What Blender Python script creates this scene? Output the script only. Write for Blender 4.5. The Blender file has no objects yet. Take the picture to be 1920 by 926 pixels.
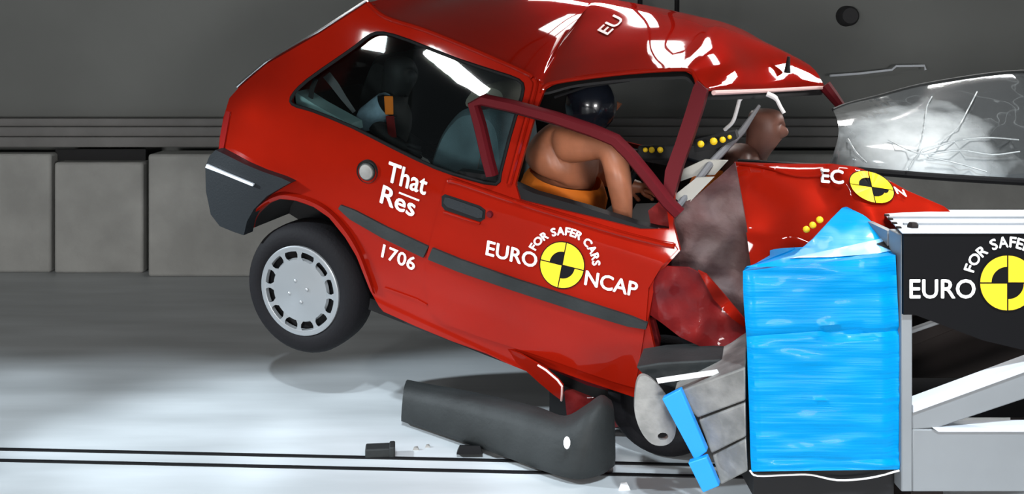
import bpy, bmesh, math, random
import numpy as np
from mathutils import Vector, Matrix, noise
from mathutils.geometry import delaunay_2d_cdt
R = random.Random(7)
C = bpy.context.scene.collection
SC = bpy.context.scene
rad = math.radians

# ------------------------------------------------------------------ camera, world, lights, exposure
FPX, CX, CY, CAMH = 1800.0, 960.0, 100.0, 1.476          # focal length (px of 1920), principal point, camera height
cam = bpy.data.cameras.new('camera'); cam_o = bpy.data.objects.new('camera', cam); C.objects.link(cam_o)
cam_o.location = (0, 0, CAMH); cam_o.rotation_euler = (rad(90), 0, 0)
cam.sensor_width = 36; cam.lens = 36*FPX/1920
cam.shift_x = 0.0; cam.shift_y = -(463-CY)/1920
cam.clip_start = 0.05
SC.camera = cam_o
W = bpy.data.worlds.new('world'); SC.world = W; W.use_nodes = True
bg = W.node_tree.nodes['Background']; bg.inputs[0].default_value = (0.75, 0.83, 0.9, 1); bg.inputs[1].default_value = 0.10
SC.view_settings.view_transform = 'Standard'; SC.view_settings.look = 'None'
SC.view_settings.gamma = 1; SC.view_settings.use_curve_mapping = False
SC.view_settings.exposure = 0.0

def spot(loc, target, energy, angle, blend=.25, radius=.12, col=(1, .98, .95)):
    l = bpy.data.lights.new('flood_lamp_light', 'SPOT'); l.energy = energy; l.spot_size = rad(angle)
    l.spot_blend = blend; l.shadow_soft_size = radius; l.color = col
    o = bpy.data.objects.new('flood_lamp_light', l); C.objects.link(o); o.location = loc
    d = Vector(target)-Vector(loc); o.rotation_euler = d.to_track_quat('-Z', 'Y').to_euler()
    return o
def area(loc, target, energy, sx, sy, col=(1, .98, .96), spread=180):
    l = bpy.data.lights.new('bank_or_fill_light', 'AREA'); l.shape = 'RECTANGLE'; l.size = sx; l.size_y = sy
    l.energy = energy; l.color = col; l.spread = rad(spread)
    o = bpy.data.objects.new('bank_or_fill_light', l); C.objects.link(o); o.location = loc
    d = Vector(target)-Vector(loc); o.rotation_euler = d.to_track_quat('-Z', 'Y').to_euler()
    return o
# flood lamps high in front of the lane; their cut-off keeps the back wall dim
for x in (-3.6, -2.7, -1.8, -0.9, 0.0, 0.9, 1.8):
    spot((x, 0.5, 4.5), (x, 3.34, 0), 560, 23, .3, .10, (.82, .925, 1))
# lamp banks on the hall walls, mirrored in the roof, the windscreen and the rear side window
area((.60, 6.5, 2.62), (.5, 4.3, 1.6), 2.0, .75, .24, spread=50)
area((1.55, 6.5, 3.7), (.8, 3.8, 1.5), 3.5, 1.5, .55, spread=50)
area((5.1, 6.3, 2.3), (1.1, 4.0, 1.4), 5, .8, .6, spread=50)
area((-4.6, -1.2, 3.5), (-.15, 3.75, 1.4), 50, .82, .17).rotation_euler.rotate_axis('Z', rad(-32))
area((-5.4, -.65, 3.76), (-.5, 3.9, 1.5), 14, .26, .2)
area((3.45, 6.5, 4.25), (1.95, 4.1, 1.3), 10, 1.1, .28, spread=50)
area((2.6, 2.7, 5.6), (1.5, 3.5, 1.0), 9, .8, .6, spread=36)
# lamp beside the lane on the left, shining along the floor under the lifted tail
spot((-6.2, 3.1, 3.2), (-.2, 3.78, 0), 2000, 17, .35, .12, (.82, .925, 1))
# added low fill lights behind the camera, brightening the wall and the car side
area((2.4, -3.7, 1.0), (1.2, 4.2, 1.2), 215, 1.4, 1.0)
area((-2.6, -3.7, 1.0), (-.6, 4.2, 1.1), 225, 1.4, 1.0)

# ------------------------------------------------------------------ materials
def mat(name, col, rough=.5, metal=0, coat=0, spec=.5, bump=0, bscale=40, var=0, vscale=6, col2=None, trans=0, emit=None):
    m = bpy.data.materials.new(name); m.use_nodes = True
    nt = m.node_tree; b = nt.nodes['Principled BSDF']
    b.inputs['Base Color'].default_value = (*col, 1); b.inputs['Roughness'].default_value = rough
    b.inputs['Metallic'].default_value = metal; b.inputs['Coat Weight'].default_value = coat
    b.inputs['Coat Roughness'].default_value = .04; b.inputs['Specular IOR Level'].default_value = spec
    tc = nt.nodes.new('ShaderNodeTexCoord')
    if var or col2:
        n = nt.nodes.new('ShaderNodeTexNoise'); n.inputs['Scale'].default_value = vscale; n.inputs['Detail'].default_value = 6
        nt.links.new(tc.outputs['Object'], n.inputs['Vector'])
        r = nt.nodes.new('ShaderNodeValToRGB')
        r.color_ramp.elements[0].position = .35; r.color_ramp.elements[1].position = .68
        c2 = col2 if col2 else tuple(min(1, c*(1+var)) for c in col)
        c1 = col if col2 else tuple(c*(1-var) for c in col)
        r.color_ramp.elements[0].color = (*c1, 1); r.color_ramp.elements[1].color = (*c2, 1)
        nt.links.new(n.outputs['Fac'], r.inputs[0]); nt.links.new(r.outputs[0], b.inputs['Base Color'])
    if bump:
        n2 = nt.nodes.new('ShaderNodeTexNoise'); n2.inputs['Scale'].default_value = bscale; n2.inputs['Detail'].default_value = 4
        nt.links.new(tc.outputs['Object'], n2.inputs['Vector'])
        bp = nt.nodes.new('ShaderNodeBump'); bp.inputs['Strength'].default_value = bump; bp.inputs['Distance'].default_value = .01
        nt.links.new(n2.outputs['Fac'], bp.inputs['Height']); nt.links.new(bp.outputs[0], b.inputs['Normal'])
    return m
M = {}
M['red'] = mat('red_paint', (.28, .009, .003), .42, .18, .6, spec=0.0, var=.06, vscale=3)
_p = M['red'].node_tree.nodes['Principled BSDF']; _p.inputs['Specular Tint'].default_value = (.7, .03, .015, 1); _p.inputs['Coat IOR'].default_value = 1.45
M['redframe'] = mat('dark_red_frame', (.10, .005, .009), .6, 0, 0, spec=.15)
M['maroon'] = mat('scuffed_maroon', (.12, .007, .009), .5, .1, .3, spec=.15, bump=.4, bscale=18, col2=(.22, .012, .011), vscale=7)
M['dusty'] = mat('dusty_metal', (.085, .022, .020), .6, .2, bump=.5, bscale=22, col2=(.15, .10, .095), vscale=5)
M['blackplastic'] = mat('black_plastic', (.012, .015, .018), .5, spec=.3, bump=.1, bscale=120)
M['greyplastic'] = mat('grey_plastic', (.021, .0235, .024), .6, spec=.25, bump=.15, bscale=60, var=.2)
M['seal'] = mat('rubber_seal', (.006, .006, .007), .6, spec=.2)
M['tyre'] = mat('tyre_rubber', (.006, .0055, .007), .75, spec=.2, bump=.2, bscale=90)
M['silver'] = mat('silver_paint', (.33, .345, .36), .35, .5)
M['chrome'] = mat('chrome', (.75, .76, .78), .18, 1)
M['dark'] = mat('dark_trim', (.006, .006, .007), .8)
M['darkgrey'] = mat('dark_grey_trim', (.018, .018, .02), .7)
M['seat'] = mat('seat_fabric', (.12, .19, .22), .8, bump=.3, bscale=200, var=.25, vscale=5)
M['headrest'] = mat('headrest_fabric', (.20, .18, .15), .8)
M['paleblue'] = mat('pale_blue_trim', (.50, .80, .82), .5)
M['denim'] = mat('blue_cloth', (.22, .32, .40), .85, bump=.3, bscale=60, var=.3, vscale=12)
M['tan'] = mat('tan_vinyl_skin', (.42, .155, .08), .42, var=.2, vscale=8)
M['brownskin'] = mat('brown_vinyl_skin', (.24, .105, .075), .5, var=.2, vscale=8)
M['orange'] = mat('orange_cloth', (.95, .22, .01), .75, bump=.2, bscale=40)
M['belt'] = mat('grey_belt', (.16, .16, .17), .7)
M['white'] = mat('white_lettering', (.95, .93, .92), .5)
M['palered'] = mat('pale_lettering', (.85, .55, .52), .5)
M['yellow'] = mat('yellow_marker', (.95, .62, .01), .45)
M['black'] = mat('black_marker', (.005, .005, .006), .65, spec=.12)
M['beige'] = mat('pale_grille', (.42, .40, .36), .6)
M['grey_metal'] = mat('grey_painted_steel', (.25, .265, .28), .5, .1, var=.05, vscale=4)
M['greytop'] = mat('pale_steel_or_highlight', (.70, .74, .80), .4)  # pale steel, also used where highlights are painted as strips
M['brown'] = mat('dark_brown_steel', (.014, .010, .009), .7, spec=.2)
M['alu'] = mat('dusty_aluminium', (.20, .198, .19), .55, .3, bump=.3, bscale=25, col2=(.34, .33, .315), vscale=14)
M['concrete'] = mat('concrete', (.31, .313, .30), .9, bump=.3, bscale=30, var=.14, vscale=3)
M['wall'] = mat('hall_wall', (.158, .166, .16), .85, bump=.1, bscale=8, var=.10, vscale=.8)
M['ledge'] = mat('ledge_paint', (.15, .148, .145), .6, var=.1)
M['tape'] = mat('blue_tape', (.01, .30, .85), .4)
M['lamp'] = mat('lamp_housing', (.05, .05, .05), .5)
M['crackline'] = mat('crack_line', (.55, .60, .62), .5)
M['tail'] = mat('red_lens', (.30, .01, .01), .2, 0, 1)

def film():   # blue plastic film wrapped in tight horizontal wrinkles
    m = mat('blue_film', (.0, .27, .64), .36, 0, .05, spec=.12)
    nt = m.node_tree; b = nt.nodes['Principled BSDF']
    tc = nt.nodes.new('ShaderNodeTexCoord'); mp = nt.nodes.new('ShaderNodeMapping')
    mp.inputs['Scale'].default_value = (.8, .8, 22)
    n = nt.nodes.new('ShaderNodeTexNoise'); n.inputs['Scale'].default_value = 1.6; n.inputs['Detail'].default_value = 5
    nt.links.new(tc.outputs['Object'], mp.inputs[0]); nt.links.new(mp.outputs[0], n.inputs['Vector'])
    bp = nt.nodes.new('ShaderNodeBump'); bp.inputs['Strength'].default_value = .36; bp.inputs['Distance'].default_value = .02
    nt.links.new(n.outputs['Fac'], bp.inputs['Height']); nt.links.new(bp.outputs[0], b.inputs['Normal'])
    return m
M['film'] = film()
def glass(name, tint, gloss_rough=.02, base=.04, haze=0):
    m = bpy.data.materials.new(name); m.use_nodes = True; nt = m.node_tree; nt.nodes.clear()
    out = nt.nodes.new('ShaderNodeOutputMaterial'); mx = nt.nodes.new('ShaderNodeMixShader')
    tr = nt.nodes.new('ShaderNodeBsdfTransparent'); tr.inputs[0].default_value = (*tint, 1)
    gl = nt.nodes.new('ShaderNodeBsdfGlossy'); gl.inputs['Roughness'].default_value = gloss_rough
    fr = nt.nodes.new('ShaderNodeFresnel'); fr.inputs[0].default_value = 1.5
    nt.links.new(fr.outputs[0], mx.inputs[0]); nt.links.new(tr.outputs[0], mx.inputs[1]); nt.links.new(gl.outputs[0], mx.inputs[2])
    last = mx
    if haze:      # crushed glass turns white where it is broken: fine crack lines and a milky bruise round the impact that also paints in a lamp reflection
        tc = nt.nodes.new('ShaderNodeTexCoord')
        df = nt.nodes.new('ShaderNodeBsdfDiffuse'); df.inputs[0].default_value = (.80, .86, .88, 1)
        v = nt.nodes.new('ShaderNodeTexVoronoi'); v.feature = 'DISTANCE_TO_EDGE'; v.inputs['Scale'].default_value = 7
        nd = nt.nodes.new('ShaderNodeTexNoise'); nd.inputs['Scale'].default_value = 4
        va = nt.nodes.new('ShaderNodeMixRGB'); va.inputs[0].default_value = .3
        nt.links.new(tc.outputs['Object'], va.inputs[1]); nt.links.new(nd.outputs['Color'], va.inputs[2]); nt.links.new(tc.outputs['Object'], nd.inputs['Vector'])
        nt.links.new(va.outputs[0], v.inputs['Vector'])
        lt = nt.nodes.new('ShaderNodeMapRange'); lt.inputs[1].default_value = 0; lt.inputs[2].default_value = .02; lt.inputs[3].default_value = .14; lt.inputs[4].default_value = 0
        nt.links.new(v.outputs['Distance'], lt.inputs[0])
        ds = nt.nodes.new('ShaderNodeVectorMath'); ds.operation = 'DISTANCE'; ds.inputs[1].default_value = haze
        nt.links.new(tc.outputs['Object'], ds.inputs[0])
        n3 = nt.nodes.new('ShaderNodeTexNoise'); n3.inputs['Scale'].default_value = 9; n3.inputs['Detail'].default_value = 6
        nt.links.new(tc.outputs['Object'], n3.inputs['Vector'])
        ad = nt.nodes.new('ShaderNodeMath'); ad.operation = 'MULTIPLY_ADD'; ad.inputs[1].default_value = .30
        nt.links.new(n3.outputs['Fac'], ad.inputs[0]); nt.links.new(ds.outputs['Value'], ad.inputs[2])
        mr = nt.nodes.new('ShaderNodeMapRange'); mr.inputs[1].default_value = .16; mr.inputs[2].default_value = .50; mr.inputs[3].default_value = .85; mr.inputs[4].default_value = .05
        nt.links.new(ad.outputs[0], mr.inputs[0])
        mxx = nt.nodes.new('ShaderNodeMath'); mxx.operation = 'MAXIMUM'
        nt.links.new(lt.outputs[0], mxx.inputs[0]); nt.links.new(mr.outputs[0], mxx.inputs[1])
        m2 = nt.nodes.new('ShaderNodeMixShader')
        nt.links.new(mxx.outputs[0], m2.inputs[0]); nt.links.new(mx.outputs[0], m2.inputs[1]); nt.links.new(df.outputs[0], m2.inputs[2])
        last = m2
    nt.links.new(last.outputs[0], out.inputs[0])
    return m
M['glass'] = glass('window_glass', (.80, .86, .86))

def floor_mat():
    m = mat('floor_concrete', (.60, .63, .65), .30, 0, 0, .4)
    nt = m.node_tree; b = nt.nodes['Principled BSDF']; tc = nt.nodes.new('ShaderNodeTexCoord')
    mp = nt.nodes.new('ShaderNodeMapping'); mp.inputs['Scale'].default_value = (.5, 3, 1)
    n = nt.nodes.new('ShaderNodeTexNoise'); n.inputs['Scale'].default_value = 2.0; n.inputs['Detail'].default_value = 7
    r = nt.nodes.new('ShaderNodeValToRGB'); r.color_ramp.elements[0].position = .3; r.color_ramp.elements[1].position = .7
    r.color_ramp.elements[0].color = (.42, .445, .46, 1); r.color_ramp.elements[1].color = (.56, .59, .61, 1)
    nt.links.new(tc.outputs['Object'], mp.inputs[0]); nt.links.new(mp.outputs[0], n.inputs['Vector'])
    nt.links.new(n.outputs['Fac'], r.inputs[0]); nt.links.new(r.outputs[0], b.inputs['Base Color'])
    mr = nt.nodes.new('ShaderNodeMapRange'); mr.inputs[3].default_value = .38; mr.inputs[4].default_value = .6
    nt.links.new(n.outputs['Fac'], mr.inputs[0]); nt.links.new(mr.outputs[0], b.inputs['Roughness'])
    return m
M['floor'] = floor_mat()

# ------------------------------------------------------------------ object helpers
def tag(o, label=None, cat=None, group=None, kind=None):
    if label: o['label'] = label
    if cat: o['category'] = cat
    if group: o['group'] = group
    if kind: o['kind'] = kind
    return o
def empty(name, loc=(0, 0, 0), mw=None):
    o = bpy.data.objects.new(name, None); C.objects.link(o); o.empty_display_size = .1
    if mw is not None: o.matrix_world = mw
    else: o.location = loc
    return o
def mk(name, verts, faces, m, parent=None, smooth=40, fix=True):
    me = bpy.data.meshes.new(name); me.from_pydata([tuple(v) for v in verts], [], faces)
    if fix:
        bm = bmesh.new(); bm.from_mesh(me); bmesh.ops.recalc_face_normals(bm, faces=bm.faces); bm.to_mesh(me); bm.free()
    if smooth is not None:
        for p in me.polygons: p.use_smooth = True
        me.set_sharp_from_angle(angle=rad(smooth))
    me.materials.append(m)
    o = bpy.data.objects.new(name, me); C.objects.link(o)
    if parent: o.parent = parent
    return o
class MB:
    def __init__(s): s.v = []; s.f = []
    def add(s, v, f):
        n = len(s.v); s.v += [tuple(x) for x in v]; s.f += [tuple(i+n for i in q) for q in f]; return s
    def box(s, a, b):
        x0, y0, z0 = a; x1, y1, z1 = b
        return s.add([(x0,y0,z0),(x1,y0,z0),(x1,y1,z0),(x0,y1,z0),(x0,y0,z1),(x1,y0,z1),(x1,y1,z1),(x0,y1,z1)],
              [(0,3,2,1),(4,5,6,7),(0,1,5,4),(1,2,6,5),(2,3,7,6),(3,0,4,7)])
    def hexa(s, p):    # 8 points: bottom ring 0-3, top ring 4-7
        return s.add(p, [(0,3,2,1),(4,5,6,7),(0,1,5,4),(1,2,6,5),(2,3,7,6),(3,0,4,7)])
    def prism(s, ring, vec):      # polygon ring extruded along vec
        n = len(ring); vec = Vector(vec)
        v = [Vector(p) for p in ring]+[Vector(p)+vec for p in ring]
        return s.add(v, [tuple(range(n))[::-1], tuple(range(n, 2*n))]+[(i, (i+1) % n, n+(i+1) % n, n+i) for i in range(n)])
    def tube(s, pts, r, k=8, closed=False):
        pts = [Vector(p) for p in pts]; n = len(pts); rs = r if isinstance(r, (list, tuple)) else [r]*n
        v = []; up = None
        for i, p in enumerate(pts):
            a = pts[(i-1) % n] if (closed or i > 0) else p; b = pts[(i+1) % n] if (closed or i < n-1) else p
            t = (b-a).normalized()
            if up is None:
                up = t.cross(Vector((0, 0, 1)));
                if up.length < .05: up = t.cross(Vector((1, 0, 0)))
            up = (up-t*up.dot(t)).normalized(); w = t.cross(up)
            for j in range(k):
                an = 2*math.pi*j/k; v.append(p+(up*math.cos(an)+w*math.sin(an))*rs[i])
        f = []
        for i in range(n if closed else n-1):
            for j in range(k):
                i2 = (i+1) % n; f.append((i*k+j, i*k+(j+1) % k, i2*k+(j+1) % k, i2*k+j))
        if not closed: f += [tuple(range(k))[::-1], tuple((n-1)*k+j for j in range(k))]
        return s.add(v, f)
    def lathe(s, prof, o, ax, e1, e2, k=48):     # prof: (radius, height along ax)
        o, ax, e1, e2 = Vector(o), Vector(ax), Vector(e1), Vector(e2); n = len(prof); v = []
        for j in range(k):
            a = 2*math.pi*j/k; d = e1*math.cos(a)+e2*math.sin(a)
            v += [o+d*r+ax*h for r, h in prof]
        return s.add(v, [(j*n+i, j*n+i+1, ((j+1) % k)*n+i+1, ((j+1) % k)*n+i) for j in range(k) for i in range(n-1)])
    def ball(s, c, r, k=16):
        c = Vector(c); r = r if isinstance(r, (list, tuple)) else (r, r, r)
        v = []; n = k//2
        for i in range(n+1):
            th = math.pi*i/n
            for j in range(k):
                ph = 2*math.pi*j/k; v.append(c+Vector((r[0]*math.sin(th)*math.cos(ph), r[1]*math.sin(th)*math.sin(ph), r[2]*math.cos(th))))
        return s.add(v, [(i*k+j, i*k+(j+1) % k, (i+1)*k+(j+1) % k, (i+1)*k+j) for i in range(n) for j in range(k)])
    def grid(s, rows, thick=None):     # rows: list of lists of points; thick: vector
        n, k = len(rows), len(rows[0]); v = [Vector(p) for r in rows for p in r]
        f = [(i*k+j, i*k+j+1, (i+1)*k+j+1, (i+1)*k+j) for i in range(n-1) for j in range(k-1)]
        if thick is None: return s.add(v, f)
        t = Vector(thick); N = n*k
        f2 = [tuple(q+N for q in x[::-1]) for x in f]
        b = [j for j in range(k)]+[i*k+k-1 for i in range(1, n)]+[(n-1)*k+j for j in range(k-2, -1, -1)]+[i*k for i in range(n-2, 0, -1)]
        f3 = [(b[i], b[i]+N, b[(i+1) % len(b)]+N, b[(i+1) % len(b)]) for i in range(len(b))]
        return s.add(v+[p+t for p in v], f+f2+f3)
    def build(s, name, m, parent=None, smooth=40, bevel=0):
        o = mk(name, s.v, s.f, m, parent, smooth)
        if bevel:
            b = o.modifiers.new('bevel', 'BEVEL'); b.width = bevel; b.segments = 2; b.limit_method = 'ANGLE'
        return o
def crv(pts, n, closed=False):       # Catmull-Rom through points of any dimension
    P_ = [np.array(p, float) for p in pts]; N = len(P_); out = []
    segs = N if closed else N-1
    for i in range(segs):
        p0 = P_[(i-1) % N] if (closed or i > 0) else 2*P_[0]-P_[1]
        p1 = P_[i]; p2 = P_[(i+1) % N]
        p3 = P_[(i+2) % N] if (closed or i+2 < N) else 2*P_[-1]-P_[-2]
        for k in range(n):
            t = k/n
            out.append(.5*((2*p1)+(-p0+p2)*t+(2*p0-5*p1+4*p2-p3)*t*t+(-p0+3*p1-3*p2+p3)*t**3))
    if not closed: out.append(P_[-1])
    return out

# a survey of the photograph: sight lines give where each measured point lies on the car or in the hall
CAM = Vector((0, 0, CAMH))
def ray(u, v): return Vector(((u-CX)/FPX, 1, (CY-v)/FPX))
def Q(u, v, d): return CAM+ray(u, v)*d
psi, th, rho = rad(21), rad(13.9), rad(5)
aF = Vector((math.cos(psi)*math.cos(th), -math.sin(psi)*math.cos(th), -math.sin(th)))
aL0 = Vector((math.sin(psi), math.cos(psi), 0)); aU0 = aF.cross(aL0)
aL = aL0*math.cos(rho)+aU0*math.sin(rho); aU = aF.cross(aL)
ORG = Q(562, 545, 3.97)
CARM = Matrix(((aF.x, aL.x, aU.x, ORG.x), (aF.y, aL.y, aU.y, ORG.y), (aF.z, aL.z, aU.z, ORG.z), (0, 0, 0, 1)))
CARI = CARM.inverted()
def P(u, v, l):       # point of the car's lengthways plane l (car frame: forward, left, up)
    d = ray(u, v); t = (ORG+aL*l-CAM).dot(aL)/d.dot(aL)
    q = CAM+d*t-ORG; return Vector((q.dot(aF), q.dot(aL), q.dot(aU)))
GX = [-.5, 0, .2, .38, .61, .75, .95, 1.15, 1.4]; GY = [.07, .03, .012, 0, .018, .05, .10, .155, .23]
def G(p):             # the body side: barrel curve, tumblehome, tail taper
    g = float(np.interp(p.z, GX, GY))
    if p.x < -.25: g += .13*((-.25-p.x)/.4)**2
    return g
def Gflat(p): return 0
def S(u, v, gl=G, off=0.0):
    l = .05
    for _ in range(7): l = gl(P(u, v, l))-off
    return P(u, v, l)

def inside(pt, poly):
    x, y = pt; c = False; n = len(poly); j = n-1
    for i in range(n):
        xi, yi = poly[i]; xj, yj = poly[j]
        if (yi > y) != (yj > y) and x < (xj-xi)*(y-yi)/(yj-yi)+xi: c = not c
        j = i
    return c
def resample(poly, step):
    out = []; n = len(poly)
    for i in range(n):
        a = np.array(poly[i], float); b = np.array(poly[(i+1) % n], float)
        k = max(1, int(math.ceil(np.linalg.norm(b-a)/step)))
        for j in range(k): out.append(tuple(a+(b-a)*j/k))
    return out
def panel(name, outline, m, parent, holes=(), fn=None, t=.012, step=18, gl=G, off=0.0, vec=(0, 1, 0), smooth=50):
    fn = fn or (lambda u, v: S(u, v, gl, off))
    loops = [resample(outline, step)]+[resample(h, step) for h in holes]
    pts = []; edges = []
    for lp in loops:
        n0 = len(pts); n = len(lp); pts += lp; edges += [(n0+i, n0+(i+1) % n) for i in range(n)]
    bp = np.array(pts); xs = [p[0] for p in loops[0]]; ys = [p[1] for p in loops[0]]
    y = min(ys)+step*.5; odd = 0
    while y < max(ys):
        x = min(xs)+step*.5*(odd % 2)
        while x < max(xs):
            if inside((x, y), loops[0]) and not any(inside((x, y), h) for h in loops[1:]) and np.min(np.hypot(bp[:, 0]-x, bp[:, 1]-y)) > step*.55:
                pts.append((x, y))
            x += step
        y += step*.87; odd += 1
    vv, _, ff, *_r = delaunay_2d_cdt([Vector(p) for p in pts], edges, [], 0, 1e-4)
    tris = []
    for f in ff:
        c = sum((vv[i] for i in f), Vector((0, 0)))/3
        e1, e2 = vv[f[1]]-vv[f[0]], vv[f[2]]-vv[f[0]]
        if abs(e1.x*e2.y-e1.y*e2.x) < .02*step*step: continue
        if inside(c, loops[0]) and not any(inside(c, h) for h in loops[1:]): tris.append(tuple(f))
    used = sorted({i for f in tris for i in f}); ix = {k: i for i, k in enumerate(used)}
    top = [Vector(fn(vv[i].x, vv[i].y)) for i in used]; tris = [tuple(ix[i] for i in f) for f in tris]
    N = len(top); d = Vector(vec)*t
    cnt = {}
    for f in tris:
        for a, b in ((f[0], f[1]), (f[1], f[2]), (f[2], f[0])): cnt[(a, b)] = 1
    rim = [(a, b) for (a, b) in cnt if (b, a) not in cnt]
    faces = tris+[tuple(i+N for i in f[::-1]) for f in tris]+[(b, a, a+N, b+N) for a, b in rim]
    return mk(name, top+[p+d for p in top], faces, m, parent, smooth)
def strip(p, w):      # a band of width w (px) round a px polyline -> outline
    p = [np.array(q, float) for q in p]; l, r = [], []
    for i in range(len(p)):
        t = p[min(i+1, len(p)-1)]-p[max(i-1, 0)]; t /= np.linalg.norm(t); n = np.array([-t[1], t[0]])
        ww = w[i] if isinstance(w, (list, tuple)) else w
        l.append(tuple(p[i]+n*ww/2)); r.append(tuple(p[i]-n*ww/2))
    return l+r[::-1]

_fc = {}
def glyphs(txt):
    if txt in _fc: return _fc[txt]
    cu = bpy.data.curves.new('text_outline', 'FONT'); cu.body = txt; cu.resolution_u = 3
    o = bpy.data.objects.new('text_outline', cu); C.objects.link(o)
    dg = bpy.context.evaluated_depsgraph_get(); me = bpy.data.meshes.new_from_object(o.evaluated_get(dg))
    v = np.array([(a.co.x, a.co.y) for a in me.vertices]); f = [tuple(p.vertices) for p in me.polygons]
    bpy.data.objects.remove(o); bpy.data.curves.remove(cu); bpy.data.meshes.remove(me)
    _fc[txt] = (v, f); return v, f
CAP = None
def capheight():
    global CAP
    if CAP is None: v, _ = glyphs('E'); CAP = v[:, 1].max()
    return CAP
def text_px(name, txt, o, x_end, up, m, parent, fn, bold=0.0):
    """flat lettering: o = px of baseline start, x_end = px of baseline end, up = px vector of one cap height"""
    v, f = glyphs(txt); cap = capheight(); x0, x1 = v[:, 0].min(), v[:, 0].max()
    o, x_end, up = np.array(o, float), np.array(x_end, float), np.array(up, float)
    vs = []; fs = []
    offs = [(0, 0)] if not bold else [(0, 0), (bold, 0), (-bold, 0), (0, bold), (0, -bold)]
    for n, (bx, by) in enumerate(offs):
        k = len(vs)
        for x, y in v:
            p = o+(x_end-o)*((x-x0)/(x1-x0))+up*(y/cap)+np.array([bx, by])
            q = Vector(fn(p[0], p[1]))+Vector((0, -.0004*n, 0)); vs.append(q)
        fs += [tuple(i+k for i in t) for t in f]
    return mk(name, vs, fs, m, parent, None, fix=False)
def arc_px(name, txt, c, rx, ry, a0, a1, h, m, parent, fn, bold=0.0):
    """lettering on an arc: c centre px, angles in degrees (counter-clockwise), h cap height px"""
    cap = capheight(); adv = []; x = 0; sc = h/cap
    for ch in txt:
        if ch == ' ': x += .32; adv.append((None, 0)); continue
        v, f = glyphs(ch); w = v[:, 0].max()-v[:, 0].min(); adv.append((x+w/2, w)); x += w+.10
    tot = x-.10; vs = []; fs = []
    for ch, (mid, w) in zip(txt, adv):
        if mid is None: continue
        v, f = glyphs(ch); xm = (v[:, 0].max()+v[:, 0].min())/2
        for n, (bx, by) in enumerate([(0, 0), (bold, 0), (-bold, 0), (0, bold), (0, -bold)] if bold else [(0, 0)]):
            k = len(vs)
            for px, py in v:
                a = rad(a0+(a1-a0)*((mid+(px-xm))/tot)); r = (py/cap)*h
                u = c[0]+math.cos(a)*(rx+r)+bx; w2 = c[1]-math.sin(a)*(ry+r)+by
                vs.append(Vector(fn(u, w2))+Vector((0, -.0004*n, 0)))
            fs += [tuple(i+k for i in t) for t in f]
    return mk(name, vs, fs, m, parent, None, fix=False)
def roundel(name, c, ex, ey, parent, fn, fn2, flip=False):
    """quartered yellow and black marker: c centre px, ex / ey half-axis px vectors (right, up)"""
    c, ex, ey = np.array(c, float), np.array(ex, float), np.array(ey, float)
    def poly(r0, r1, a0, a1, g, n=10):
        pts = []
        ca, sa = math.cos(rad((a0+a1)/2)), math.sin(rad((a0+a1)/2))
        s = np.array([g*math.copysign(1, ca), g*math.copysign(1, sa)])
        A = [rad(a0+(a1-a0)*i/n) for i in range(n+1)]
        o = [(math.cos(a)*r1, math.sin(a)*r1) for a in A]
        i_ = [(math.cos(a)*r0, math.sin(a)*r0) for a in A[::-1]] if r0 > 0 else [(0, 0)]
        for x, y in o+i_:
            x = s[0]*1 + x*(1-g) ; y = s[1]*1 + y*(1-g); pts.append(c+ex*x+ey*y)
        return pts, len(o), len(i_)
    def build(nm, pieces, m, f_, par):
        mb = MB()
        for pts, no, ni in pieces:
            v = [f_(*p) for p in pts]
            if ni == 1: fc = [(no, i, i+1) for i in range(no-1)]
            else: fc = [(i, i+1, no+ni-2-i, no+ni-1-i) for i in range(no-1)]
            mb.add(v, fc)
        return mk(nm, mb.v, mb.f, m, par, None, fix=False)
    back = build(name, [poly(0, 1.05, a, a+90, 0) for a in (0, 90, 180, 270)], M['black'], fn, parent)
    g = .025
    build('yellow_sector', [poly(0, 1, 0, 90, g), poly(0, 1, 180, 270, g), poly(.58, 1, 90, 180, g), poly(.58, 1, 270, 360, g)], M['yellow'], fn2, back)
    return back
def skin_body(name, nodes, edges, root, m, parent, levels=2):
    """one continuous surface grown over a skeleton; nodes: name -> (point, radius)"""
    ks = list(nodes); ix = {k: i for i, k in enumerate(ks)}
    me = bpy.data.meshes.new(name); me.from_pydata([tuple(nodes[k][0]) for k in ks], [(ix[a], ix[b]) for a, b in edges], [])
    o = bpy.data.objects.new(name, me); C.objects.link(o)
    o.modifiers.new('skin', 'SKIN'); sv = me.skin_vertices[0].data
    for k in ks:
        r = nodes[k][1]; r = r if isinstance(r, tuple) else (r, r); sv[ix[k]].radius = r; sv[ix[k]].use_root = (k == root)
    s = o.modifiers.new('subdivision', 'SUBSURF'); s.levels = levels; s.render_levels = levels
    dg = bpy.context.evaluated_depsgraph_get(); m2 = bpy.data.meshes.new_from_object(o.evaluated_get(dg))
    m2.name = name; bpy.data.objects.remove(o); bpy.data.meshes.remove(me)
    for p in m2.polygons: p.use_smooth = True
    m2.materials.clear(); m2.materials.append(m)
    o = bpy.data.objects.new(name, m2); C.objects.link(o)
    if parent: o.parent = parent
    return o
def nz(p, s=1.0): return noise.noise(Vector(p)*s)

# ------------------------------------------------------------------ the hall
def struct(name, mb, m, smooth=None, bevel=0):
    o = mb.build(name, m, None, smooth, bevel); tag(o, kind='structure'); return o
struct('floor', MB().box((-8, -4, -.2), (8, 8, 0)), M['floor'])
struct('wall_back', MB().box((-8, 6.9, 0), (8, 7.2, 6)), M['wall'])
struct('wall_left', MB().box((-8.2, -4, 0), (-8, 7.2, 6)), M['wall'])
struct('wall_right', MB().box((8, -4, 0), (8.2, 7.2, 6)), M['wall'])
struct('ceiling', MB().box((-8.2, -4, 6), (8.2, 7.2, 6.2)), M['wall'])
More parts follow.
